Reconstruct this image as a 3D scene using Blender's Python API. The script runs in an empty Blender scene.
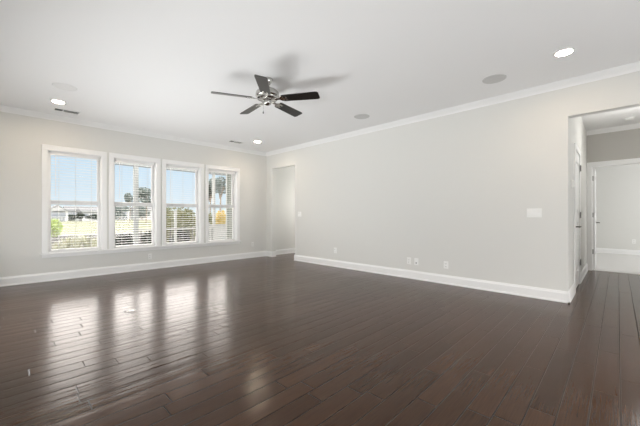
import bpy, bmesh, math, random
import numpy as np
from mathutils import Vector, Matrix

C = bpy.context.scene.collection
SC = bpy.context.scene
rnd = random.Random(7)

# ------------------------------------------------------------------ camera
CAM_H = 1.08
FPX = 305.0
cam = bpy.data.objects.new('camera', bpy.data.cameras.new('camera'))
C.objects.link(cam)
cam.data.sensor_width = 36.0
cam.data.lens = FPX / 640.0 * 36.0
cam.data.shift_y = 2.6 / 640.0
cam.data.clip_start = 0.02
cam.data.clip_end = 600
cam.location = (0, 0, CAM_H)
cam.rotation_euler = (math.radians(90), 0, math.radians(44.3 - 90))
SC.camera = cam

# ------------------------------------------------------------------ world
W = bpy.data.worlds.new('sky'); SC.world = W; W.use_nodes = True
nt = W.node_tree; nt.nodes.clear()
wo = nt.nodes.new('ShaderNodeOutputWorld'); bg = nt.nodes.new('ShaderNodeBackground')
tc = nt.nodes.new('ShaderNodeTexCoord'); sp = nt.nodes.new('ShaderNodeSeparateXYZ'); rp = nt.nodes.new('ShaderNodeValToRGB')
# clear pale blue near the horizon under an unseen bright band added for the floor reflections
rp.color_ramp.elements[0].position = 0.0; rp.color_ramp.elements[0].color = (0.80, 0.90, 0.97, 1)
rp.color_ramp.elements[1].position = 0.24; rp.color_ramp.elements[1].color = (10.0, 9.3, 8.8, 1)
e = rp.color_ramp.elements.new(0.165); e.color = (0.64, 0.83, 1.0, 1)
e = rp.color_ramp.elements.new(0.50); e.color = (9.6, 9.0, 8.6, 1)
e = rp.color_ramp.elements.new(0.62); e.color = (1.0, 1.05, 1.1, 1)
nt.links.new(tc.outputs['Generated'], sp.inputs[0]); nt.links.new(sp.outputs['Z'], rp.inputs[0])
nt.links.new(rp.outputs[0], bg.inputs[0]); nt.links.new(bg.outputs[0], wo.inputs[0])
bg.inputs[1].default_value = 1.0

# ------------------------------------------------------------------ sun, added fill lamps, exposure
def light(name, kind, loc, energy, color=(1, 1, 1), size=None, rot=None, size_y=None, spread=None):
    d = bpy.data.lights.new(name, kind); d.energy = energy; d.color = color
    if kind == 'AREA':
        d.shape = 'RECTANGLE' if size_y else 'DISK'; d.size = size
        if size_y: d.size_y = size_y
        if spread: d.spread = spread
    elif kind == 'SUN': d.angle = math.radians(size)
    elif size is not None: d.shadow_soft_size = size
    o = bpy.data.objects.new(name, d); C.objects.link(o); o.location = loc
    if rot: o.rotation_euler = rot
    return o
R = math.radians
XL_ = -0.42
light('sun', 'SUN', (0, 0, 20), 2.2, (1, .95, .86), 1.0, (R(38), 0, R(-28)))
# added fill lamps, none seen: behind camera, along camera-side wall, in the side rooms
light('back_fill', 'AREA', (2.3, -2.2, .6), 52, (.975, .995, 1), 3.4, (R(115), 0, 0), 1.0)  # added fill behind the camera, standing in for bounced light
light('far_side_fill', 'AREA', (XL_ + .06, 4.6, .5), 38, (.975, .995, 1), .7, (0, R(-115), 0), 2.6)  # added fill standing in for side daylight, no window in this wall
light('side_up_fill', 'AREA', (XL_ + .2, 2.8, .25), 44, (.975, .995, 1), .4, (0, R(-125), 0), 5.0, R(115))  # low fill added to brighten the ceiling from the camera-side wall
light('far_up_fill', 'AREA', (XL_ + .2, 5.0, .25), 9.6, (.975, .995, 1), .4, (0, R(-120), 0), 2.4, R(80))  # narrower fill added for the ceiling near the windows
light('hall_fill', 'POINT', (6.4, -.3, 2.2), 13.5, (1, .98, .95), .12)  # fill added to brighten the hall, no fitting modelled
light('bedroom_fill', 'AREA', (10.2, -2.6, 1.5), 60, (1, 1, 1), 2.4, (R(90), 0, 0), 1.6)  # fill added for the carpeted room, no window behind it
light('passage_fill', 'POINT', (6.25, 5.62, 1.5), 24, (1, .99, .97), .2)  # fill added so the closed passage does not go dark
CAN_W = 0.2

SC.view_settings.view_transform = 'Standard'
SC.view_settings.look = 'None'
SC.view_settings.gamma = 1.0
SC.view_settings.use_curve_mapping = False
SC.view_settings.exposure = 0.0
SC.cycles.use_denoising = True
SC.cycles.max_bounces = 10
SC.cycles.diffuse_bounces = 6
SC.cycles.transparent_max_bounces = 24
SC.cycles.sample_clamp_indirect = 6.0

# ------------------------------------------------------------------ materials
def mat(name, col, rough=.5, metal=0.0, spec=.5, bump=0, bscale=60, vary=0, vscale=4, coat=0, detail=4):
    m = bpy.data.materials.new(name); m.use_nodes = True
    n = m.node_tree.nodes; l = m.node_tree.links
    b = n['Principled BSDF']
    b.inputs['Base Color'].default_value = (*col, 1); b.inputs['Roughness'].default_value = rough
    b.inputs['Metallic'].default_value = metal; b.inputs['Specular IOR Level'].default_value = spec
    b.inputs['Coat Weight'].default_value = coat
    t = n.new('ShaderNodeTexCoord')
    if vary:
        no = n.new('ShaderNodeTexNoise'); no.inputs['Scale'].default_value = vscale; no.inputs['Detail'].default_value = detail
        mx = n.new('ShaderNodeMix'); mx.data_type = 'RGBA'
        mx.inputs[6].default_value = (*[c * (1 - vary) for c in col], 1)
        mx.inputs[7].default_value = (*[min(1, c * (1 + vary)) for c in col], 1)
        l.new(t.outputs['Object'], no.inputs['Vector']); l.new(no.outputs[0], mx.inputs[0]); l.new(mx.outputs[2], b.inputs['Base Color'])
    if bump:
        nb = n.new('ShaderNodeTexNoise'); nb.inputs['Scale'].default_value = bscale; nb.inputs['Detail'].default_value = 3
        bp = n.new('ShaderNodeBump'); bp.inputs['Strength'].default_value = bump; bp.inputs['Distance'].default_value = .01
        l.new(t.outputs['Object'], nb.inputs['Vector']); l.new(nb.outputs[0], bp.inputs['Height']); l.new(bp.outputs[0], b.inputs['Normal'])
    return m

def emis(name, col, s):
    m = bpy.data.materials.new(name); m.use_nodes = True
    b = m.node_tree.nodes['Principled BSDF']
    b.inputs['Base Color'].default_value = (.9, .9, .9, 1)
    b.inputs['Emission Color'].default_value = (*col, 1); b.inputs['Emission Strength'].default_value = s
    return m

def glass_mat():
    m = bpy.data.materials.new('window_glass'); m.use_nodes = True
    n = m.node_tree.nodes; l = m.node_tree.links; n.clear()
    o = n.new('ShaderNodeOutputMaterial'); mx = n.new('ShaderNodeMixShader'); f = n.new('ShaderNodeFresnel')
    tr = n.new('ShaderNodeBsdfTransparent'); gl = n.new('ShaderNodeBsdfGlossy')
    tr.inputs[0].default_value = (.985, .99, .985, 1); gl.inputs['Roughness'].default_value = .02
    f.inputs[0].default_value = 1.25
    l.new(f.outputs[0], mx.inputs[0]); l.new(tr.outputs[0], mx.inputs[1]); l.new(gl.outputs[0], mx.inputs[2]); l.new(mx.outputs[0], o.inputs[0])
    return m

def floor_mat():
    m = bpy.data.materials.new('dark_plank_floor'); m.use_nodes = True
    n = m.node_tree.nodes; l = m.node_tree.links; b = n['Principled BSDF']
    t = n.new('ShaderNodeTexCoord')
    mp = n.new('ShaderNodeMapping'); mp.inputs['Location'].default_value = (.31, .012, 0)
    l.new(t.outputs['Object'], mp.inputs['Vector'])
    # every row of boards starts at its own random point
    sy = n.new('ShaderNodeSeparateXYZ'); l.new(mp.outputs[0], sy.inputs[0])
    def mm(op, a, v):
        q = n.new('ShaderNodeMath'); q.operation = op; l.new(a, q.inputs[0])
        if isinstance(v, float): q.inputs[1].default_value = v
        else: l.new(v, q.inputs[1])
        return q.outputs[0]
    row = n.new('ShaderNodeTexWhiteNoise'); row.noise_dimensions = '1D'
    fl = n.new('ShaderNodeMath'); fl.operation = 'FLOOR'; l.new(mm('DIVIDE', sy.outputs[1], .124), fl.inputs[0]); l.new(fl.outputs[0], row.inputs['W'])
    cv = n.new('ShaderNodeCombineXYZ'); l.new(mm('ADD', sy.outputs[0], mm('MULTIPLY', row.outputs['Value'], 7.0)), cv.inputs[0]); l.new(sy.outputs[1], cv.inputs[1])
    def brick(mortar, smooth, bw, freq):
        k = n.new('ShaderNodeTexBrick'); k.inputs['Scale'].default_value = 1
        k.inputs['Brick Width'].default_value = bw; k.inputs['Row Height'].default_value = .124
        k.inputs['Mortar Size'].default_value = mortar; k.inputs['Mortar Smooth'].default_value = smooth
        k.offset = 0; k.offset_frequency = freq; k.squash = .72; k.squash_frequency = 3
        k.inputs['Color1'].default_value = (0, 0, 0, 1); k.inputs['Color2'].default_value = (1, 1, 1, 1); k.inputs['Mortar'].default_value = (.5, .5, .5, 1)
        l.new(cv.outputs[0], k.inputs['Vector']); return k
    k = brick(.0024, .2, 1.07, 2)
    # grain stretched along the planks
    mg = n.new('ShaderNodeMapping'); mg.inputs['Scale'].default_value = (3.0, 90, 1)
    l.new(t.outputs['Object'], mg.inputs['Vector'])
    gr = n.new('ShaderNodeTexNoise'); gr.inputs['Scale'].default_value = 1.6; gr.inputs['Detail'].default_value = 6; gr.inputs['Distortion'].default_value = .4
    l.new(mg.outputs[0], gr.inputs['Vector'])
    ramp = n.new('ShaderNodeValToRGB')
    ramp.color_ramp.elements[0].position = .25; ramp.color_ramp.elements[0].color = (.041, .0170, .0074, 1)
    ramp.color_ramp.elements[1].position = .8; ramp.color_ramp.elements[1].color = (.077, .0345, .0155, 1)
    l.new(gr.outputs[0], ramp.inputs[0])
    tone = n.new('ShaderNodeMapRange'); tone.inputs['To Min'].default_value = .80; tone.inputs['To Max'].default_value = 1.2
    l.new(k.outputs['Color'], tone.inputs['Value'])
    mul = n.new('ShaderNodeVectorMath'); mul.operation = 'SCALE'
    l.new(ramp.outputs[0], mul.inputs[0]); l.new(tone.outputs[0], mul.inputs['Scale'])
    mx = n.new('ShaderNodeMix'); mx.data_type = 'RGBA'; mx.inputs[7].default_value = (.012, .007, .005, 1)
    l.new(k.outputs['Fac'], mx.inputs[0]); l.new(mul.outputs[0], mx.inputs[6]); l.new(mx.outputs[2], b.inputs['Base Color'])
    # hand-scraped waves across each plank + seams
    mw = n.new('ShaderNodeMapping'); mw.inputs['Scale'].default_value = (1.3, 9, 1)
    l.new(t.outputs['Object'], mw.inputs['Vector'])
    wv = n.new('ShaderNodeTexNoise'); wv.inputs['Scale'].default_value = 1.7; wv.inputs['Detail'].default_value = 2
    l.new(mw.outputs[0], wv.inputs['Vector'])
    seam = brick(.0050, 1.0, 1.07, 2)
    inv = n.new('ShaderNodeMath'); inv.operation = 'SUBTRACT'; inv.inputs[0].default_value = 1
    l.new(seam.outputs['Fac'], inv.inputs[1])
    tilt = n.new('ShaderNodeMath'); tilt.operation = 'MULTIPLY'; tilt.inputs[1].default_value = .05
    l.new(gr.outputs[0], tilt.inputs[0])
    ad = n.new('ShaderNodeMath'); l.new(inv.outputs[0], ad.inputs[0]); l.new(tilt.outputs[0], ad.inputs[1])
    b1 = n.new('ShaderNodeBump'); b1.inputs['Strength'].default_value = .8; b1.inputs['Distance'].default_value = .003
    l.new(ad.outputs[0], b1.inputs['Height'])
    b2 = n.new('ShaderNodeBump'); b2.inputs['Strength'].default_value = .30; b2.inputs['Distance'].default_value = .006
    l.new(wv.outputs[0], b2.inputs['Height']); l.new(b1.outputs[0], b2.inputs['Normal'])
    # every plank is slightly crowned and sits at a slightly different tilt
    sx = n.new('ShaderNodeSeparateXYZ'); l.new(mp.outputs[0], sx.inputs[0])
    def mth(op, a, v=None):
        q = n.new('ShaderNodeMath'); q.operation = op; l.new(a, q.inputs[0])
        if v is not None: q.inputs[1].default_value = v
        return q.outputs[0]
    cr = mth('MULTIPLY', mth('SUBTRACT', mth('FRACT', mth('DIVIDE', sx.outputs[1], .124)), .5), .020)
    rt = mth('MULTIPLY', mth('SUBTRACT', k.outputs['Color'], .5), .022)
    sm = n.new('ShaderNodeMath'); l.new(cr, sm.inputs[0]); l.new(rt, sm.inputs[1])
    cx = n.new('ShaderNodeCombineXYZ'); l.new(sm.outputs[0], cx.inputs[1]); cx.inputs[2].default_value = 1
    nm = n.new('ShaderNodeVectorMath'); nm.operation = 'NORMALIZE'; l.new(cx.outputs[0], nm.inputs[0])
    l.new(nm.outputs[0], b1.inputs['Normal'])
    l.new(b2.outputs[0], b.inputs['Normal'])
    b.inputs['Roughness'].default_value = .20
    b.inputs['IOR'].default_value = 1.33
    b.inputs['Specular IOR Level'].default_value = .5
    return m

def siding_mat():
    m = mat('grey_green_siding', (.145, .16, .14), .6)
    n = m.node_tree.nodes; l = m.node_tree.links; b = n['Principled BSDF']
    t = n.new('ShaderNodeTexCoord'); w = n.new('ShaderNodeTexWave'); w.wave_type = 'BANDS'; w.bands_direction = 'Z'; w.wave_profile = 'SAW'
    w.inputs['Scale'].default_value = 1.6
    bp = n.new('ShaderNodeBump'); bp.inputs['Strength'].default_value = .8; bp.inputs['Distance'].default_value = .02
    l.new(t.outputs['Object'], w.inputs['Vector']); l.new(w.outputs[1], bp.inputs['Height']); l.new(bp.outputs[0], b.inputs['Normal'])
    return m

M = dict(
    wall=mat('greige_wall_paint', (.735, .732, .705), .75, bump=.02, bscale=220),
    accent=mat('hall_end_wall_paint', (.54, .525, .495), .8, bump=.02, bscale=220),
    ceil=mat('ceiling_paint', (.87, .87, .87), .85, bump=.02, bscale=160),
    trim=mat('white_trim_paint', (.90, .90, .895), .35),
    sash=mat('white_vinyl_sash', (.91, .91, .91), .35),
    blind=mat('white_blind_slat', (.84, .84, .83), .5),
    cord=mat('blind_cord', (.72, .72, .70), .8),
    plate=mat('white_plastic_plate', (.87, .87, .85), .3),
    slot=mat('dark_slot', (.05, .05, .05), .5),
    grille=mat('white_speaker_grille', (.72, .72, .71), .6, bump=.3, bscale=700),
    nickel=mat('brushed_nickel', (.56, .55, .53), .22, 1.0, bump=.03, bscale=200),
    blade=mat('dark_blade_wood', (.014, .012, .011), .28, vary=.4, vscale=20),
    lens=emis('lit_lamp_lens', (1, .80, .58), 150),
    bronze=mat('dark_bronze_hardware', (.06, .055, .05), .35, .9),
    hinge=mat('satin_nickel_hinge', (.28, .27, .26), .35, .9),
    carpet=mat('pale_carpet', (.72, .71, .69), .95, bump=.6, bscale=420, vary=.06, vscale=90),
    floor=floor_mat(), glass=glass_mat(), siding=siding_mat(),
    porch_paint=mat('grey_white_porch_paint', (.27, .285, .285), .5),
    porch=mat('porch_concrete', (.62, .61, .59), .9, vary=.12, vscale=2),  # made pale to bounce light onto the ceiling indoors
    white_ext=mat('white_exterior_paint', (.43, .435, .43), .5),
    lawn=mat('sunlit_lawn', (.175, .182, .10), .95, vary=.2, vscale=.6, bump=.4, bscale=25),
    mulch=mat('bark_mulch', (.062, .059, .053), .95, vary=.35, vscale=14, bump=.7, bscale=30),
    path=mat('pale_path', (.36, .355, .34), .9, vary=.08, vscale=3),
    leaf_lime=mat('lime_leaves', (.32, .40, .11), .6, spec=.12, vary=.3, vscale=6),
    leaf_yellow=mat('yellow_green_leaves', (.17, .175, .07), .6, spec=.12, vary=.35, vscale=5),
    leaf_dark=mat('deep_green_leaves', (.018, .027, .014), .6, spec=.12, vary=.4, vscale=5),
    leaf_far=mat('far_tree_leaves', (.15, .18, .17), .7, spec=.12, vary=.3, vscale=1),
    leaf_striped=mat('cream_edged_leaves', (.46, .46, .34), .6, spec=.12, vary=.4, vscale=18),
    flower=mat('yellow_flowers', (.50, .37, .06), .6, vary=.3, vscale=14),
    bark=mat('tree_bark', (.20, .16, .12), .9, bump=.5, bscale=20),
    house_w=mat('pale_house_siding', (.33, .34, .35), .8),
    house_g=mat('grey_house_siding', (.17, .185, .195), .8),
    roof=mat('grey_shingle_roof', (.17, .175, .18), .9, vary=.15, vscale=3),
    pane_dark=mat('far_window_pane', (.20, .22, .25), .15),
    basket=mat('coco_basket', (.18, .13, .09), .9),
    can=mat('can_reflector', (.86, .86, .85), .3),
)

# ------------------------------------------------------------------ mesh helpers
class MB:
    def __init__(s): s.bm = bmesh.new()
    def box(s, x0, x1, y0, y1, z0, z1):
        v = [s.bm.verts.new(p) for p in ((x0,y0,z0),(x1,y0,z0),(x1,y1,z0),(x0,y1,z0),(x0,y0,z1),(x1,y0,z1),(x1,y1,z1),(x0,y1,z1))]
        for f in ((0,3,2,1),(4,5,6,7),(0,1,5,4),(1,2,6,5),(2,3,7,6),(3,0,4,7)): s.bm.faces.new([v[i] for i in f])
        return s
    def quad(s, *ps): s.bm.faces.new([s.bm.verts.new(p) for p in ps]); return s
    def lathe(s, prof, cx=0, cy=0, seg=32, axis='Z', o=(0, 0, 0)):
        rings = []
        for r, z in prof:
            ring = []
            for k in range(seg):
                a = 2 * math.pi * k / seg; p = (r * math.cos(a), r * math.sin(a), z)
                if axis == 'X': p = (p[2], p[0], p[1])
                if axis == 'Y': p = (p[0], p[2], p[1])
                ring.append(s.bm.verts.new((p[0] + cx + o[0], p[1] + cy + o[1], p[2] + o[2])))
            rings.append(ring)
        for a, b in zip(rings, rings[1:]):
            for k in range(seg): s.bm.faces.new((a[k], a[(k + 1) % seg], b[(k + 1) % seg], b[k]))
        if prof[0][0] > 1e-5: s.bm.faces.new(rings[0][::-1])
        if prof[-1][0] > 1e-5: s.bm.faces.new(rings[-1])
        return s
    def tube(s, pts, r, seg=10):
        pts = [Vector(p) for p in pts]; rings = []
        rr = r if isinstance(r, (list, tuple)) else [r] * len(pts)
        for i, p in enumerate(pts):
            d = (pts[min(i + 1, len(pts) - 1)] - pts[max(i - 1, 0)]).normalized()
            u = d.orthogonal().normalized(); v = d.cross(u)
            rings.append([s.bm.verts.new(p + rr[i] * (math.cos(2*math.pi*k/seg) * u + math.sin(2*math.pi*k/seg) * v)) for k in range(seg)])
        for a, b in zip(rings, rings[1:]):
            for k in range(seg): s.bm.faces.new((a[k], a[(k + 1) % seg], b[(k + 1) % seg], b[k]))
        s.bm.faces.new(rings[0][::-1]); s.bm.faces.new(rings[-1]); return s
    def prism(s, prof, p0, p1, u, v):
        """profile (a,b) swept from p0 to p1, a along u, b along v"""
        u, v = Vector(u), Vector(v); rs = []
        for p in (Vector(p0), Vector(p1)): rs.append([s.bm.verts.new(p + a * u + b * v) for a, b in prof])
        k = len(prof)
        for i in range(k): s.bm.faces.new((rs[0][i], rs[0][(i + 1) % k], rs[1][(i + 1) % k], rs[1][i]))
        s.bm.faces.new(rs[0][::-1]); s.bm.faces.new(rs[1]); return s
    def build(s, name, m, parent=None, smooth=False, bevel=0, xf=None):
        bmesh.ops.recalc_face_normals(s.bm, faces=s.bm.faces)
        if xf is not None: s.bm.transform(xf)
        me = bpy.data.meshes.new(name); s.bm.to_mesh(me); s.bm.free()
        me.materials.append(m)
        if smooth:
            me.polygons.foreach_set('use_smooth', [True] * len(me.polygons))
            try: me.set_sharp_from_angle(angle=math.radians(35))
            except Exception: pass
        o = bpy.data.objects.new(name, me); C.objects.link(o)
        if parent is not None: o.parent = parent
        if bevel:
            b = o.modifiers.new('bevel', 'BEVEL'); b.width = bevel; b.segments = 2; b.limit_method = 'ANGLE'
        return o

def tag(o, label=None, cat=None, group=None, kind=None):
    if label: o['label'] = label
    if cat: o['category'] = cat
    if group: o['group'] = group
    if kind: o['kind'] = kind
    return o
def thing(name, label, cat, loc=(0, 0, 0), rz=0, group=None):
    o = bpy.data.objects.new(name, None); C.objects.link(o); o.location = loc; o.rotation_euler = (0, 0, rz)
    o.empty_display_size = .1
    return tag(o, label, cat, group)
def copy_tree(o, parent=None):
    c = o.copy(); C.objects.link(c)
    if parent is not None: c.parent = parent
    for ch in list(o.children): copy_tree(ch, c)
    return c
def struct(mb, name, m, label, cat, parent=None, bevel=0):
    o = mb.build(name, m, parent, bevel=bevel)
    if parent is None: tag(o, label, cat, kind='structure')
    return o

# ------------------------------------------------------------------ room dimensions
XL, XR = -0.42, 4.838          # left wall face, right wall face
YB, YW = -4.0, 6.72            # back wall face, window wall face
H = 2.743
T = 0.12                       # inner wall thickness
TW = 0.20                      # outer wall thickness
XH = 8.015                     # hall end wall face
YC = 0.439                     # hall corner
HY0 = -0.72                    # hall right side
N0, N1, NH = 5.56, 6.477, 2.31 # niche opening
XP = 7.2                       # passage end
XF = 12.0                      # bedroom back wall
PITCH, WIN0, CW = 0.9175, 0.39, 0.885   # windows: pitch, first casing edge, casing width
SILL, HEAD = 0.46, 2.165

struct(MB().box(XL - .2, XH + .055, YB - .2, YW + .17, -.12, 0), 'floor', M['floor'], 'dark brown glossy hand-scraped plank floor of the living room', 'floor')
struct(MB().box(XH + .055, XF + .2, -3.4, 2.4, -.12, .004), 'floor_bedroom', M['carpet'], 'pale carpet of the room beyond the hall', 'floor')
struct(MB().box(XL - .4, XF + .3, YB - .4, YW + .6, H, H + .25), 'ceiling', M['ceil'], 'white flat ceiling over living room and hall', 'ceiling')

# window wall with four openings
w = MB(); y0, y1 = YW, YW + TW
ops = [(WIN0 + i * PITCH + .07, WIN0 + i * PITCH + CW - .07) for i in range(4)]
w.box(XL - TW, XP + .1, y0, y1, 0, SILL); w.box(XL - TW, XP + .1, y0, y1, HEAD, H)
xs = [XL - TW] + [v for o in ops for v in o] + [XP + .1]
for a, b in zip(xs[::2], xs[1::2]): w.box(a, b, y0, y1, SILL, HEAD)
struct(w, 'wall_window', M['wall'], 'pale greige wall holding the four windows', 'wall')
# right wall
w = MB(); x0, x1 = XR, XR + T
w.box(x0, x1, YC, N0, 0, H); w.box(x0, x1, N0, N1, NH, H); w.box(x0, x1, N1, YW, 0, H)
w.box(x0, x1, HY0, YC, 2.308, H); w.box(x0, x1, YB, HY0, 0, H)
struct(w, 'wall_right', M['wall'], 'long pale greige wall between the corner opening and the hall', 'wall')
struct(MB().box(XL - .15, XL, YB, YW, 0, H), 'wall_left', M['wall'], 'greige wall on the camera side', 'wall')
w = MB(); w.box(XL - .15, .1, YB - .15, YB, 0, H); w.box(4.3, XR + T, YB - .15, YB, 0, H); w.box(.1, 4.3, YB - .15, YB, 2.3, H)  # opening invented to let sky light in behind the camera
struct(w, 'wall_back', M['wall'], 'unseen back wall, wide opening added to let light in', 'wall')
# hall
w = MB(); D0, D1 = 5.60, 6.30
w.box(x1, D0, YC, YC + T, 0, H); w.box(D1, XH, YC, YC + T, 0, H); w.box(D0, D1, YC, YC + T, 2.03, H)
struct(w, 'wall_hall', M['wall'], 'hall side wall holding the closed white door', 'wall')
struct(MB().box(x1, XH, HY0 - T, HY0, 0, H), 'wall_hall_right', M['wall'], 'far side wall of the hall', 'wall')
E0, E1 = -.44, .372
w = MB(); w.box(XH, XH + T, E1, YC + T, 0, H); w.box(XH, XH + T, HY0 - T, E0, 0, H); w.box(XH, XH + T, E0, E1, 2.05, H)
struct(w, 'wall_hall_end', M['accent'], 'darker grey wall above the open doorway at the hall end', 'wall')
# bedroom
w = MB(); w.box(XF, XF + .12, -3.4, 2.4, 0, H); w.box(XH + T, XF, 2.28, 2.4, 0, H); w.box(XH + T, XF, -3.4, -3.28, 0, H)
w.box(XH, XH + T, YC + T, 2.4, 0, H); w.box(XH, XH + T, -3.4, HY0 - T, 0, H)
struct(w, 'wall_bedroom', M['wall'], 'light grey walls of the carpeted room beyond the doorway', 'wall')
# passage beyond the corner opening
w = MB(); w.box(XP, XP + .1, 5.3, YW, 0, H); w.box(x1, XP, 5.3, 5.4, 0, H)
struct(w, 'wall_passage', M['wall'], 'greige walls of the short passage past the corner', 'wall')

# baseboards and crown
BB = [(0, 0), (.022, 0), (.022, .016), (.016, .024), (.016, .112), (.011, .124), (.008, .140), (0, .140)]
CR = [(0, 0), (0, -.078), (.010, -.078), (.016, -.064), (.030, -.048), (.052, -.030), (.066, -.012), (.080, -.010), (.080, 0)]
def base(name, segs, label):
    b = MB()
    for p0, p1, nrm in segs: b.prism(BB, p0, p1, nrm, (0, 0, 1))
    return struct(b, name, M['trim'], label, 'baseboard')
base('baseboard_window', [((XL, YW, 0), (XR, YW, 0), (0, -1, 0))], 'tall white baseboard under the four windows')
base('baseboard_right', [((XR, YC - .022, 0), (XR, N0 + .02, 0), (-1, 0, 0)), ((XR, N1 - .02, 0), (XR, YW, 0), (-1, 0, 0)), ((XR - .02, N0, 0), (x1, N0, 0), (0, 1, 0)), ((XR, YB, 0), (XR, HY0, 0), (-1, 0, 0)),
     ((XR - .02, N1, 0), (x1, N1, 0), (0, -1, 0))], 'tall white baseboard along the long right wall')
base('baseboard_hall', [((XR - .022, YC, 0), (D0 - .07, YC, 0), (0, -1, 0)), ((D1 + .07, YC, 0), (XH, YC, 0), (0, -1, 0))], 'white baseboard either side of the closed hall door')
base('baseboard_passage', [((x1, YW, 0), (XP, YW, 0), (0, -1, 0)), ((XP, 5.4, 0), (XP, YW, 0), (-1, 0, 0))], 'white baseboard inside the corner passage')
base('baseboard_bedroom', [((XF, -3.28, 0), (XF, 2.28, 0), (-1, 0, 0))], 'white baseboard on the far bedroom wall')
base('baseboard_left', [((XL, YB, 0), (XL, YW, 0), (1, 0, 0))], 'white baseboard on the camera side wall')
def crown(name, segs, label):
    b = MB()
    for p0, p1, nrm in segs: b.prism(CR, p0, p1, nrm, (0, 0, 1))
    return struct(b, name, M['trim'], label, 'crown moulding')
crown('trim_1', [((XL, YW, H), (XR, YW, H), (0, -1, 0))], 'white crown moulding above the windows')
crown('trim_2', [((XR, YB, H), (XR, YW, H), (-1, 0, 0))], 'white crown moulding along the long right wall')
crown('trim_3', [((XL, YB, H), (XL, YW, H), (1, 0, 0))], 'white crown moulding on the camera side wall')
crown('trim_4', [((XH, HY0, H), (XH, YC, H), (-1, 0, 0))], 'white crown moulding on the hall end wall')

# ------------------------------------------------------------------ windows
WLBL = ['leftmost window, looking on the lawn and houses', 'second window from the left, a porch post behind it',
        'third window from the left, yellow-green shrub behind it', 'rightmost window, grey siding behind it']
def sash(parent, name, a, b, z0, z1, y, st, rail_b, rail_t):
    m = MB(); d = .035
    m.box(a, a + st, y, y + d, z0, z1); m.box(b - st, b, y, y + d, z0, z1)
    m.box(a + st, b - st, y, y + d, z0, z0 + rail_b); m.box(a + st, b - st, y, y + d, z1 - rail_t, z1)
    s = m.build(name, M['sash'], parent, bevel=.003)
    MB().box(a + st - .005, b - st + .005, y + .014, y + .018, z0 + rail_b - .005, z1 - rail_t + .005).build('pane', M['glass'], s)
for i in range(4):
    X0 = WIN0 + i * PITCH; X1 = X0 + CW; a, b = ops[i]
    r = bpy.data.objects.new('window_%d' % (i + 1), None); C.objects.link(r); tag(r, WLBL[i], 'window', kind='structure')
    m = MB(); yk = YW - .02
    m.box(X0, a + .006, yk, YW, SILL, HEAD + .0); m.box(b - .006, X1, yk, YW, SILL, HEAD + .0)
    m.box(X0, X1, yk - .003, YW, HEAD - .006, HEAD + .080)
    m.build('casing', M['trim'], r, bevel=.004)
    m = MB(); m.box(a - .001, a + .012, YW, YW + TW, SILL, HEAD); m.box(b - .012, b + .001, YW, YW + TW, SILL, HEAD)
    m.box(a, b, YW, YW + TW, HEAD - .012, HEAD + .001); m.box(a, b, YW, YW + TW + .03, SILL - .001, SILL + .014)
    m.build('window_jamb', M['trim'], r)
    a2, b2 = a + .012, b - .012
    sash(r, 'upper_sash', a2, b2, 1.285, HEAD - .012, YW + .150, .040, .034, .040)
    sash(r, 'lower_sash', a2, b2, SILL + .014, 1.338, YW + .112, .040, .034, .070)
    MB().box((a + b) / 2 - .03, (a + b) / 2 + .03, YW + .10, YW + .115, 1.33, 1.345).build('sash_lock', M['sash'], r)
m = MB(); m.box(WIN0 - .02, WIN0 + 3 * PITCH + CW + .02, YW - .045, YW + .02, SILL - .022, SILL)
m.box(WIN0, WIN0 + 3 * PITCH + CW, YW - .014, YW, SILL - .075, SILL - .022)
struct(m, 'trim_5', M['trim'], 'one long white sill and apron under the four windows', 'window sill', bevel=.004)

# ------------------------------------------------------------------ blinds (one per window)
BL = ['white two-inch blind hanging in the leftmost window over lawn and houses', 'white two-inch blind hanging in the window with the porch post behind',
      'white two-inch blind hanging in the window backed by yellow-green shrubs', 'white two-inch blind hanging in the rightmost window over grey siding']
bw = CW - .14 - .088
br = thing('window_blind', BL[0], 'blind', (ops[0][0] + .044, YW + .066, HEAD - .013), 0, 'white blinds in the four windows')
hgt = HEAD - .013 - (SILL + .016)
MB().box(0, bw, -.027, .027, -.042, 0).build('headrail', M['blind'], br, bevel=.003)
MB().box(-.004, bw + .004, -.034, -.028, -.062, 0).build('valance', M['blind'], br, bevel=.002)
n_sl = 35
def slats_obj(parent, ta):
    sl = MB()
    for k in range(n_sl):
        z = -.075 - k * (hgt - .075 - .03) / (n_sl - 1)
        prof = [(q * .025 * math.cos(ta), q * .025 * math.sin(ta) + .0014 * (1 - q * q)) for q in (-1, -.5, 0, .5, 1)]
        top = [(p, zz + .0016) for p, zz in prof][::-1]
        sl.prism(prof + top, (0.003, 0, z), (bw - .003, 0, z), (0, 1, 0), (0, 0, 1))
    return sl.build('slats', M['blind'], parent)
slats_obj(br, R(0))
MB().box(.002, bw - .002, -.024, .024, -hgt + .001, -hgt + .017).build('bottom_rail', M['blind'], br, bevel=.003)
for fx in (.16, .5, .84):
    c = MB()
    for yy in (-.0265, .0265): c.box(bw * fx - .0012, bw * fx + .0012, yy - .0008, yy + .0008, -hgt + .01, -.04)
    c.build('ladder_cord', M['cord'], br)
MB().tube([(.06, -.04, -.05), (.06, -.042, -.75)], .004, 8).build('tilt_wand', M['blind'], br)
tilted = None      # the other three blinds have their slats tipped the other way
for i in range(1, 4):
    c = copy_tree(br); c.location.x += i * PITCH; c['label'] = BL[i]
    o = [q for q in c.children if q.name.startswith('slats')][0]
    if tilted is None:
        q = slats_obj(None, R(6)); tilted = q.data; bpy.data.objects.remove(q)
    o.data = tilted

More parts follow.
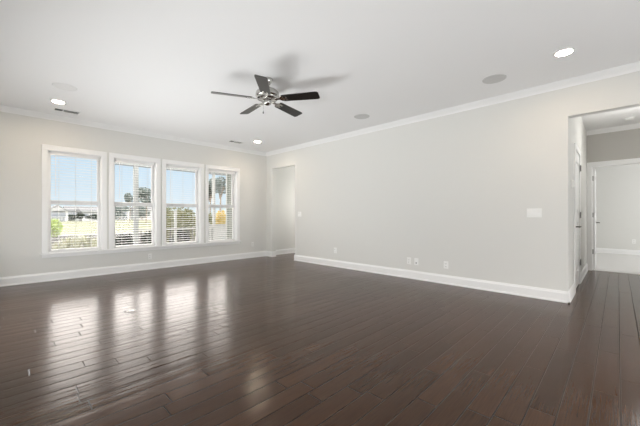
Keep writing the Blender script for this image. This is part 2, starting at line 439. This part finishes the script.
# ------------------------------------------------------------------ doors
def casing_obj(name, m, parent): return m.build(name, M['trim'], parent, bevel=.004)
d1 = bpy.data.objects.new('door_1', None); C.objects.link(d1); tag(d1, 'closed white panel door in the hall side wall', 'door', kind='structure')
m = MB(); yk = YC - .018
m.box(D0 - .07, D0 + .008, yk, YC, 0, 2.03); m.box(D1 - .008, D1 + .07, yk, YC, 0, 2.03); m.box(D0 - .07, D1 + .07, yk - .002, YC, 2.022, 2.10)
casing_obj('door_casing', m, d1)
m = MB(); m.box(D0, D0 + .015, YC, YC + T, 0, 2.03); m.box(D1 - .015, D1, YC, YC + T, 0, 2.03); m.box(D0, D1, YC, YC + T, 2.015, 2.03)
m.build('door_jamb', M['trim'], d1)
def panel_door(parent, wd, name='door_slab'):
    """slab in local x 0..wd, y 0..0.035, z 0.012..2.01, raised panels on both faces"""
    m = MB(); st = .11; zs = [(.012, .24), (.98, 1.12), (1.88, 2.01)]
    m.box(0, st, 0, .035, .012, 2.01); m.box(wd - st, wd, 0, .035, .012, 2.01)
    for z0, z1 in zs: m.box(st, wd - st, 0, .035, z0, z1)
    for z0, z1 in ((.24, .98), (1.12, 1.88)):
        m.box(st, wd - st, .012, .023, z0, z1); m.box(st + .05, wd - st - .05, .003, .032, z0 + .05, z1 - .05)
    return m.build(name, M['trim'], parent, bevel=.003)
s = panel_door(d1, D1 - D0 - .036); s.location = (D0 + .018, YC - .004, 0)
def lever(parent, x, y, z, sy, sx):
    m = MB(); m.lathe([(.0, 0), (.03, 0), (.03, .008), (.0, .012)], axis='Y', o=(x, y, z))
    m.tube([(x, y, z), (x, y + sy * .05, z)], .009); m.tube([(x, y + sy * .05, z), (x + sx * .11, y + sy * .055, z)], .009)
    return m.build('door_handle', M['bronze'], parent, smooth=True)
lever(d1, D0 + .085, YC - .006, .92, -1, 1)
for z in (.347, 1.089, 1.822):
    m = MB(); m.tube([(D1 - .012, YC - .024, z - .047), (D1 - .012, YC - .024, z + .047)], .008); m.box(D1 - .03, D1 + .004, YC - .022, YC - .018, z - .045, z + .045)
    m.build('hinge', M['hinge'], d1)
d2 = bpy.data.objects.new('door_2', None); C.objects.link(d2); tag(d2, 'white door standing open into the carpeted room', 'door', kind='structure')
m = MB(); xk = XH - .018
m.box(xk, XH, E1 - .008, E1 + .066, 0, 2.05); m.box(xk, XH, E0 - .07, E0 + .008, 0, 2.05); m.box(xk - .002, XH, E0 - .07, E1 + .066, 2.042, 2.125)
casing_obj('door_casing', m, d2)
m = MB(); m.box(XH, XH + T, E1 - .015, E1, 0, 2.05); m.box(XH, XH + T, E0, E0 + .015, 0, 2.05); m.box(XH, XH + T, E0, E1, 2.035, 2.05)
m.build('door_jamb', M['trim'], d2)
s = panel_door(d2, .765); s.location = (XH + T + .012, E1 - .052, .008); s.rotation_euler = (0, 0, R(1.0))
lever(d2, XH + T + .70, E1 - .042, .93, -1, -1)
for z in (.364, 1.092, 1.819):
    m = MB(); m.tube([(XH + T + .004, E1 - .020, z - .047), (XH + T + .004, E1 - .020, z + .047)], .009); m.box(XH + T - .04, XH + T + .002, E1 - .020, E1 - .014, z - .045, z + .045)
    m.build('hinge', M['hinge'], d2)

# ------------------------------------------------------------------ ceiling fan
FX, FY = 2.21, 3.05
fan = thing('ceiling_fan', 'five-blade ceiling fan with brushed nickel motor and dark blades', 'ceiling fan', (FX, FY, H))
MB().lathe([(.02, -.078), (.03, -.074), (.052, -.045), (.062, -.012), (.062, 0)], seg=40).build('canopy', M['nickel'], fan, smooth=True)
MB().lathe([(.013, -.14), (.013, -.07)], seg=20).build('downrod', M['nickel'], fan, smooth=True)
MB().lathe([(.018, -.085), (.032, -.092), (.034, -.125), (.07, -.128), (.112, -.142), (.136, -.165), (.142, -.19), (.142, -.212), (.13, -.222), (.124, -.235), (.124, -.244), (.09, -.252), (.0, -.252)][::-1], seg=48).build('motor_housing', M['nickel'], fan, smooth=True)
MB().lathe([(.0, -.325), (.022, -.322), (.042, -.308), (.050, -.286), (.050, -.27), (.062, -.262), (.062, -.25)], seg=32).build('switch_housing', M['nickel'], fan, smooth=True)
m = MB()
m.tube([(-.035, .035, -.30), (-.036, .036, -.395)], .0013, 6)
for k in range(20): m.lathe([(0, -.0022), (.0022, 0), (0, .0022)], -.0355, .0355, 6, o=(0, 0, -.302 - k * .0047))
ch = m.build('pull_chain', M['nickel'], fan)
MB().lathe([(0, -.424), (.006, -.421), (.008, -.41), (.004, -.394), (0, -.393)], -.036, .036, 12).build('pull_knob', M['bronze'], ch, smooth=True)
def blade_parts():
    # blade along +x, pitched
    m = MB(); pts = []
    r0, r1 = .19, .648
    outline = [(r0, -.052), (r0 + .02, -.060), (r1 - .03, -.069), (r1 - .008, -.062), (r1, -.045), (r1, .045), (r1 - .008, .062), (r1 - .03, .069), (r0 + .02, .060), (r0, .052)]
    m.prism([(x, y) for x, y in outline], (0, 0, -.003), (0, 0, .003), (1, 0, 0), (0, 1, 0))
    return m
for k in range(5):
    az = R(-60 + 72 * k)
    xf = Matrix.Translation((0, 0, -.249)) @ Matrix.Rotation(az, 4, 'Z') @ Matrix.Rotation(R(1.0), 4, 'Y') @ Matrix.Rotation(R(-13), 4, 'X')
    bl = blade_parts().build('blade', M['blade'], fan, xf=xf)
    m = MB()
    m.prism([(.10, -.018), (.155, -.016), (.185, -.042), (.262, -.030), (.262, -.012), (.225, -.006), (.225, .006), (.262, .012), (.262, .030), (.185, .042), (.155, .016), (.10, .018)], (0, 0, -.009), (0, 0, -.004), (1, 0, 0), (0, 1, 0))
    for sx, sy in ((.205, -.028), (.205, .028), (.245, -.02), (.245, .02)): m.lathe([(0, -.012), (.005, -.011), (.006, -.009)], sx, sy, 8)
    m.build('blade_arm', M['nickel'], bl, xf=xf)

# ------------------------------------------------------------------ recessed lights, speakers, vents
def recessed(x, y, label, grp='lit recessed ceiling lights', w=None):
    t = thing('recessed_light', label, 'ceiling light', (x, y, H), 0, grp)
    MB().lathe([(.066, -.002), (.070, -.006), (.092, -.004), (.095, 0)], seg=40).build('trim_ring', M['can'], t, smooth=True)
    MB().lathe([(0, -.0045), (.067, -.0045), (.067, -.001)], seg=40).build('lens', M['lens'], t)
    l = light('can_lamp', 'AREA', (x, y, H - .012), CAN_W if w is None else w, (1, .955, .90), .14, (0, 0, 0))
    return t
recessed(3.963, .391, 'lit recessed light in the ceiling nearest the hall opening')
recessed(.519, 5.85, 'lit recessed light in the ceiling beside the dark vent left of the windows')
recessed(3.927, 5.80, 'lit recessed light near the room corner beyond the fan')
for x, y in ((.45, .391), (2.2, .391), (.6, -2.3), (2.2, -2.6), (3.9, -2.3)):   # unseen lamps added over the rest of the room, without fittings
    light('can_lamp', 'AREA', (x, y, H - .012), CAN_W, (1, .955, .90), .14, (0, 0, 0))
def speaker(x, y, label, m):
    t = thing('ceiling_speaker', label, 'speaker', (x, y, H), 0, 'round in-ceiling speakers')
    MB().lathe([(.112, -.004), (.116, -.007), (.126, -.005), (.130, 0)], seg=48).build('speaker_rim', m, t, smooth=True)
    MB().lathe([(0, -.0055), (.06, -.0052), (.112, -.004), (.112, -.001)], seg=48).build('speaker_grille', m, t, smooth=True)
gw = mat('painted_speaker_grille', (.80, .80, .795), .7)
gg = mat('grey_speaker_grille', (.61, .61, .60), .7, bump=.2, bscale=700)
speaker(4.140, 1.075, 'grey round speaker in the ceiling close to the lit hall-side downlight', gg)
speaker(4.150, 3.07, 'grey round speaker in the ceiling halfway along the right wall crown', gg)
speaker(.52, 5.11, 'white round speaker nearly lost in the ceiling above the left downlight', gw)
def vent(x, y, label):
    t = thing('ceiling_vent', label, 'air vent', (x, y, H), 0, 'slotted ceiling air vents')
    MB().box(-.16, .16, -.075, -.06, -.006, 0).box(-.16, .16, .06, .075, -.006, 0).box(-.16, -.145, -.06, .06, -.006, 0).box(.145, .16, -.06, .06, -.006, 0).box(-.05, -.04, -.06, .06, -.006, 0).build('vent_frame', M['plate'], t)
    MB().box(-.145, .145, -.06, .06, -.0012, -.0002).build('vent_duct', M['slot'], t)
    m = MB()
    for k in range(7):
        yy = -.052 + k * .017
        m.prism([(-.004, -.006), (.005, -.001), (.005, -.0005), (-.004, -.0055)], (-.04, yy, 0), (.145, yy, 0), (0, 1, 0), (0, 0, 1))
    m.build('louvers', M['plate'], t)
vent(.66, 6.27, 'white slotted air vent in the ceiling above the leftmost window')
vent(3.60, 6.17, 'white slotted air vent in the ceiling above the rightmost window')
sd = thing('smoke_detector', 'white round smoke detector on the hall ceiling', 'smoke detector', (7.4, -.15, H))
MB().lathe([(0, -.038), (.04, -.037), (.058, -.028), (.062, -.012)], seg=32).build('detector_cover', M['plate'], sd, smooth=True)
MB().lathe([(.055, -.013), (.07, -.012), (.07, 0)], seg=32).build('mounting_base', M['plate'], sd, smooth=True)

# ------------------------------------------------------------------ outlets and switches
def outlet(x, y, z, face, label, wide=.07, hgt=.115, kind='outlet'):
    """face: direction the plate looks; local x along the wall, local -y out of the wall"""
    rz = {'-Y': 0, '-X': R(-90)}[face]
    t = thing('wall_outlet' if kind == 'outlet' else kind, label, 'outlet' if kind == 'outlet' else kind.replace('_', ' '), (x, y, z), rz, 'white wall outlets' if kind == 'outlet' else None)
    MB().box(-wide / 2, wide / 2, -.006, 0, -hgt / 2, hgt / 2).build('cover_plate', M['plate'], t, bevel=.002)
    if kind == 'outlet':
        for dz in (-.02, .02):
            r = MB().box(-.017, .017, -.008, -.005, dz - .014, dz + .014).build('receptacle', M['plate'], t, bevel=.002)
            MB().box(-.009, -.006, -.0085, -.0075, dz - .005, dz + .006).box(.006, .009, -.0085, -.0075, dz - .005, dz + .006).box(-.002, .002, -.0085, -.0075, dz - .011, dz - .007).build('slot', M['slot'], r)
    return t
outlet(1.993, YW, .26, '-Y', 'white outlet under the second window above the baseboard')
outlet(4.40, YW, .345, '-Y', 'white outlet between the rightmost window and the room corner')
outlet(XR, 4.27, .345, '-X', 'white outlet on the long wall nearest the corner opening')
outlet(XR, 2.576, .30, '-X', 'white outlet at the corner-opening side of the paired plates on the long wall')
outlet(XR, 1.94, .30, '-X', 'white outlet standing alone on the long wall toward the hall')
outlet(XF, -.32, .37, '-X', 'white outlet on the far wall of the carpeted room')
dp = outlet(XR, 2.44, .30, '-X', 'white data plate with small jacks beside an outlet on the long wall', .07, .115, 'data_plate')
for dz in (-.022, .022): MB().box(-.009, .009, -.0085, -.005, dz - .008, dz + .008).build('jack', M['slot'] if dz < 0 else M['plate'], dp)
def switch(x, y, z, n, label, rz=R(-90)):
    t = thing('light_switch', label, 'light switch', (x, y, z), rz)
    wd = .046 * n + .026
    MB().box(-wd / 2, wd / 2, -.006, 0, -.058, .058).build('cover_plate', M['plate'], t, bevel=.002)
    for k in range(n):
        xx = (k - (n - 1) / 2) * .046
        m = MB(); m.prism([(-.004, -.033), (-.011, -.033), (-.007, 0), (-.011, .033), (-.004, .033)], (xx - .0165, 0, 0), (xx + .0165, 0, 0), (0, 1, 0), (0, 0, 1))
        m.build('rocker', M['plate'], t)
    return t
switch(XR, .785, 1.115, 3, 'white triple rocker switch plate on the wall beside the hall opening')
switch(XR, 5.40, 1.115, 2, 'white double rocker switch plate beside the corner opening')
th = thing('thermostat', 'white thermostat box on the hall wall before the closed door', 'thermostat', (5.22, YC, 1.50))
MB().box(-.055, .055, -.012, 0, -.055, .055).build('back_plate', M['plate'], th, bevel=.003)
MB().box(-.045, .045, -.030, -.012, -.045, .045).build('thermostat_cover', M['plate'], th, bevel=.006)
fo = thing('floor_outlet', 'round metal floor outlet set in the dark planks', 'floor outlet', (.969, 3.951, 0))
MB().lathe([(0, .0035), (.045, .0035), (.056, .004), (.062, .0025), (.064, 0)], seg=40).build('outlet_ring', M['hinge'], fo, smooth=True)
MB().lathe([(0, .005), (.032, .005), (.035, .0035)], seg=28).build('outlet_lid', M['nickel'], fo, smooth=True)
for q in (-.044, .044): MB().lathe([(0, .0048), (.006, .0045), (.006, .0036)], q, 0, 10).build('screw', M['slot'], fo)

# ------------------------------------------------------------------ outdoors: porch
GZ = -.35
PY = 9.5
struct(MB().box(-2.2, 5.2, YW + TW, PY + .25, -.3, -.12), 'porch_floor', M['porch'], 'unseen concrete porch floor, made pale and wide to bounce light indoors', 'porch floor')  # out of view, shaped and coloured to bounce light through the windows
# side wing of the house with lap siding
m = MB().box(5.0, 7.3, YW + TW, 9.15, -.3, 2.9)
wing = struct(m, 'wall_exterior', M['siding'], 'grey-green lap siding wall at the porch end', 'wall')
MB().box(4.985, 5.10, 9.115, 9.17, -.3, 2.9).build('corner_board', M['white_ext'], wing)
struct(MB().box(-1.5, XF + 1, YB - 1, YW + .55, H + .25, H + .45), 'roof', M['roof'], 'unseen roof slab added to block outdoor light', 'roof')  # out of view, added to keep sun and sky off the rooms
pb = thing('porch_beam', 'pale beam on posts carrying the porch edge outside the windows', 'porch frame', (0, PY, 0))
MB().box(1.75, 5.3, -.07, .07, 2.44, 2.72).build('beam', M['porch_paint'], pb)
for px in (2.47, 3.52, 4.74):
    wd = .055 if px < 3 else .035
    p = MB().box(px - wd, px + wd, -wd, wd, -.13, 2.46 if px != 3.52 else 1.25).build('post', M['porch_paint' if px < 3 else 'white_ext'], pb, bevel=.005)
    if px != 3.52: MB().box(px - wd - .02, px + wd + .02, -wd - .02, wd + .02, -.13, .03).build('post_base', M['white_ext'], p)
rl = thing('porch_railing', 'white porch railing with thin rails below the beam', 'railing', (0, PY, 0))
MB().box(2.47, 4.74, -.035, .035, .655, .70).build('top_rail', M['white_ext'], rl)
MB().box(2.47, 4.74, -.02, .02, -.02, .01).build('bottom_rail', M['white_ext'], rl)
x = 2.60
while x < 4.7:
    if abs(x - 3.52) > .06: MB().box(x - .009, x + .009, -.009, .009, 0, .66).build('baluster', M['bronze'], rl)
    x += .13

# ground
struct(MB().box(-60, 160, YW + TW, 28.5, GZ - .1, GZ), 'ground', M['mulch'], 'grey-brown mulch bed outside the windows', 'ground')
struct(MB().box(-90, 220, 28.5, 29.6, GZ - .1, GZ + .02), 'path', M['path'], 'pale kerb path edging the lawn', 'path')
struct(MB().box(-150, 260, 29.6, 180, GZ - .1, GZ + .005), 'lawn', M['lawn'], 'wide sunlit lawn running to the far houses', 'lawn')

# ------------------------------------------------------------------ plants
def at(px, Y):   # where the line of sight through photo column px meets the plane y = Y
    a = R(44.3); u = (px - 320) / FPX
    return Y * (math.cos(a) + u * math.sin(a)) / (math.sin(a) - u * math.cos(a))
def leaf_cloud(blobs, n, ls, seed, asp=.5):
    g = np.random.default_rng(seed); V = []
    vol = np.array([b[3] * b[4] * b[5] for b in blobs]); cnt = np.maximum(8, (n * vol / vol.sum()).astype(int))
    for (x, y, z, rx, ry, rz), c in zip(blobs, cnt):
        d = g.normal(size=(c, 3)); d /= np.linalg.norm(d, axis=1, keepdims=True); rad = g.uniform(.55, 1, (c, 1)) ** .6
        p = d * rad * [rx, ry, rz] + [x, y, z]
        u = g.normal(size=(c, 3)); u /= np.linalg.norm(u, axis=1, keepdims=True)
        v = np.cross(u, g.normal(size=(c, 3))); v /= np.linalg.norm(v, axis=1, keepdims=True)
        s = ls * g.uniform(.6, 1.3, (c, 1))
        V.append(np.stack([p - u * s, p + v * s * asp, p + u * s, p - v * s * asp], 1).reshape(-1, 3))
    V = np.concatenate(V); F = np.arange(len(V)).reshape(-1, 4)
    me = bpy.data.meshes.new('foliage'); me.from_pydata(V.tolist(), [], F.tolist()); return me
def add_foliage(name, me, m, parent):
    me.materials.append(m); o = bpy.data.objects.new(name, me); C.objects.link(o); o.parent = parent; return o
def shrub(name, label, x, y, z0, r, h, m, n, ls, seed, group=None, cat='shrub'):
    t = thing(name, label, cat, (x, y, z0), 0, group); g = random.Random(seed)
    blobs = [(g.uniform(-.45, .45) * r, g.uniform(-.45, .45) * r, h * g.uniform(.45, .72), r * g.uniform(.4, .6), r * g.uniform(.4, .6), h * g.uniform(.25, .33)) for _ in range(9)]
    blobs.append((0, 0, h * .45, r * .8, r * .8, h * .42))
    add_foliage('foliage', leaf_cloud(blobs, n, ls, seed), m, t)
    s = MB()
    for k in range(5):
        a = g.uniform(0, 6.28); s.tube([(.03 * math.cos(a), .03 * math.sin(a), 0), (.4 * r * math.cos(a), .4 * r * math.sin(a), h * .6)], [.018, .008], 6)
    s.build('stem', M['bark'], t); return t
def strap_clump(label, x, y, z0, h, r, seed, n=70):
    t = thing('strap_leaf_plant', label, 'plant', (x, y, z0), 0, 'cream-edged strap plants under the leftmost window'); g = random.Random(seed)
    m = MB()
    for k in range(n):
        a = g.uniform(0, 6.283); L = h * g.uniform(.7, 1.1); rr = r * g.uniform(.5, 1.15); wd = .020
        d = Vector((math.cos(a), math.sin(a), 0)); s = Vector((-d.y, d.x, 0)) * wd; prev = None
        for q in range(5):
            f = q / 4; p = d * (rr * f ** 1.3) + Vector((0, 0, L * (1.55 * f - .75 * f * f))); w_ = s * (1 - .85 * f)
            cur = (m.bm.verts.new(p - w_), m.bm.verts.new(p + w_))
            if prev: m.bm.faces.new((prev[0], prev[1], cur[1], cur[0]))
            prev = cur
    m.build('leaves', M['leaf_striped'], t)
    MB().lathe([(.05, 0), (.035, .05), (.0, .07)], seg=8).build('crown_base', M['leaf_dark'], t)
for i, (px, y, h, lb) in enumerate([(58, 10.2, .92, 'spiky cream-edged plant at the left end under the leftmost window'),
                                   (67, 10.55, 1.02, 'spiky cream-edged plant, second clump from the left under the leftmost window'),
                                   (77, 10.2, 1.06, 'spiky cream-edged plant, middle of the clumps under the leftmost window'),
                                   (87, 10.55, 1.06, 'spiky cream-edged plant, second clump from the right under the leftmost window'),
                                   (96, 10.2, .96, 'spiky cream-edged plant, right end of the clumps under the leftmost window')]):
    strap_clump(lb, at(px, y), y, GZ, h, .17, 30 + i, 110)
shrub('lime_shrub', 'bright lime-green shrub at the left edge of the leftmost window', at(54, 26), 26, GZ, .55, 1.28, M['leaf_lime'], 1500, .07, 3)
shrub('dark_shrub', 'dark green shrub below the porch rail left of the post', 2.42, 10.7, GZ, .36, .92, M['leaf_dark'], 1800, .045, 4)
shrub('dark_shrub', 'dark green shrub below the porch rail right of the post', 3.22, 10.5, GZ, .38, .98, M['leaf_dark'], 2000, .045, 5)
shrub('yellow_shrub', 'broad yellow-green shrub rising above the porch rail in the third window', 4.55, 12.0, GZ, .90, 1.80, M['leaf_yellow'], 4200, .05, 6)
shrub('dark_shrub', 'dark low shrub in front of the broad yellow-green one', 3.98, 10.3, GZ, .42, 1.05, M['leaf_dark'], 2800, .045, 7)
shrub('olive_shrub', 'tall olive-green shrub at the left side of the rightmost window', 6.05, 12.9, GZ, .42, 1.75, M['leaf_yellow'], 2400, .05, 8)
shrub('flowering_shrub', 'golden flowering shrub behind the white fence in the rightmost window', 7.0, 13.4, GZ, .30, 1.85, M['flower'], 1600, .05, 9)
# white garden fence behind the porch
fe = thing('garden_fence', 'low white board fence seen through the rightmost window', 'fence', (5.55, 11.6, GZ))
MB().box(0, 4.0, -.012, .012, .05, 1.05).build('board_panel', M['white_ext'], fe)
for k in range(5): MB().box(k * 1.0 - .05, k * 1.0 + .05, -.05, .05, 0, 1.14).build('fence_post', M['white_ext'], fe)
MB().box(-.05, 4.05, -.03, .03, 1.05, 1.09).build('cap_rail', M['white_ext'], fe)

def tree(name, label, x, y, h, r, trunk, m, n, ls, seed, group='trees beyond the lawn'):
    t = thing(name, label, 'tree', (x, y, GZ), 0, group); g = random.Random(seed)
    blobs = [(g.uniform(-.6, .6) * r, g.uniform(-.6, .6) * r, trunk + (h - trunk) * g.uniform(.2, .85), r * g.uniform(.35, .55), r * g.uniform(.35, .55), (h - trunk) * g.uniform(.12, .22)) for _ in range(12)]
    add_foliage('crown', leaf_cloud(blobs, n, ls, seed), m, t)
    s = MB(); s.tube([(0, 0, 0), (.02 * h, 0, trunk), (0, .02 * h, h * .8)], [h * .014, h * .011, h * .005], 8)
    for k in range(4):
        a = g.uniform(0, 6.28); s.tube([(.01 * h, 0, trunk * .95), (.5 * r * math.cos(a), .5 * r * math.sin(a), trunk + (h - trunk) * .5)], [h * .012, h * .005], 6)
    s.build('trunk', M['bark'], t)
tree('spreading_tree', 'large spreading tree beyond the lawn right of the porch post', at(146, 62), 62, 6.7, 2.0, 3.0, M['leaf_far'], 1700, .22, 11)
tree('spreading_tree', 'small loose tree beyond the lawn left of the porch post', at(129.5, 66), 66, 6.2, .8, 3.6, M['leaf_far'], 420, .2, 12)
tree('garden_tree', 'leafy tree high behind the fence in the rightmost window', at(219.5, 17), 17, 3.75, .60, 2.55, M['leaf_far'], 1500, .07, 13)
tree('garden_tree', 'dark narrow tree at the left edge of the rightmost window', at(209.5, 20), 20, 3.8, .42, 2.5, M['leaf_dark'], 1000, .08, 14)
for i, (px, Y, h, r, lb) in enumerate([(72.5, 80, 1.55, .65, 'dark round tree between the two far houses'), (80.5, 86, 1.9, .7, 'dark round tree in front of the white far house'),
                                       (93, 80, 1.6, 1.2, 'low dark tree at the right end of the white far house'), (119, 84, 4.0, 2.2, 'far dark tree left of the porch post over the lawn'),
                                       (142, 84, 3.8, 2.0, 'far dark tree under the large spreading one'), (165, 84, 4.6, 1.6, 'far tree top just over the shrub in the third window')]):
    tree('distant_tree', lb, at(px, Y), Y, h, r, .5, M['leaf_dark'] if i < 3 else M['leaf_far'], 900, .26, 20 + i)

def house(label, px0, px1, Y, eave, ridge, m, front_gable=False, nwin=3, seed=0):
    xa, xb = at(px0, Y), at(px1, Y); wd = xb - xa; dep = 9.0
    t = thing('house', label, 'house', (xa, Y, GZ), 0, 'far houses beyond the lawn')
    MB().box(0, wd, 0, dep, 0, eave).build('wall', m, t)
    o = .45
    if front_gable:
        MB().prism([(-o, eave - .1), (wd / 2, ridge), (wd + o, eave - .1)], (0, -o, 0), (0, dep + o, 0), (1, 0, 0), (0, 0, 1)).build('roof', M['roof'], t)
        MB().prism([(0, eave - .1), (wd / 2, ridge - .35), (wd, eave - .1)], (0, -o - .03, 0), (0, -o - .01, 0), (1, 0, 0), (0, 0, 1)).build('gable_face', M['house_w'], t)
    else:
        MB().prism([(-o, eave - .1), (dep / 2, ridge), (dep + o, eave - .1)], (-o, 0, 0), (wd + o, 0, 0), (0, 1, 0), (0, 0, 1)).build('roof', M['roof'], t)
    for q in (0, wd): MB().box(q - .15, q + .15, -.05, .02, 0, eave).build('corner_trim', M['white_ext'], t)
    for k in range(nwin):
        xc = wd * (k + .5) / nwin
        f = MB().box(xc - .62, xc + .62, -.06, .02, eave * .35, eave * .82).build('window', M['white_ext'], t)
        MB().box(xc - .5, xc + .5, -.08, -.055, eave * .38, eave * .79).build('pane', M['pane_dark'], f)
house('grey-walled gabled house at the left of the leftmost window', 49, 66, 96, 2.7, 4.0, M['house_g'], True, 3)
house('pale blue-grey long house in the middle distance of the leftmost window', 67.5, 82, 112, 2.9, 4.2, M['house_g'], False, 3)
house('white house with low grey roof at the right of the leftmost window', 83, 101, 96, 2.5, 3.8, M['house_w'], False, 3)
house('pale grey house beyond the lawn behind the porch post', 108, 128, 112, 3.2, 4.9, M['house_g'], False, 3)
house('grey house beyond the lawn right of the porch post', 138, 156, 112, 3.2, 4.7, M['house_w'], False, 3)
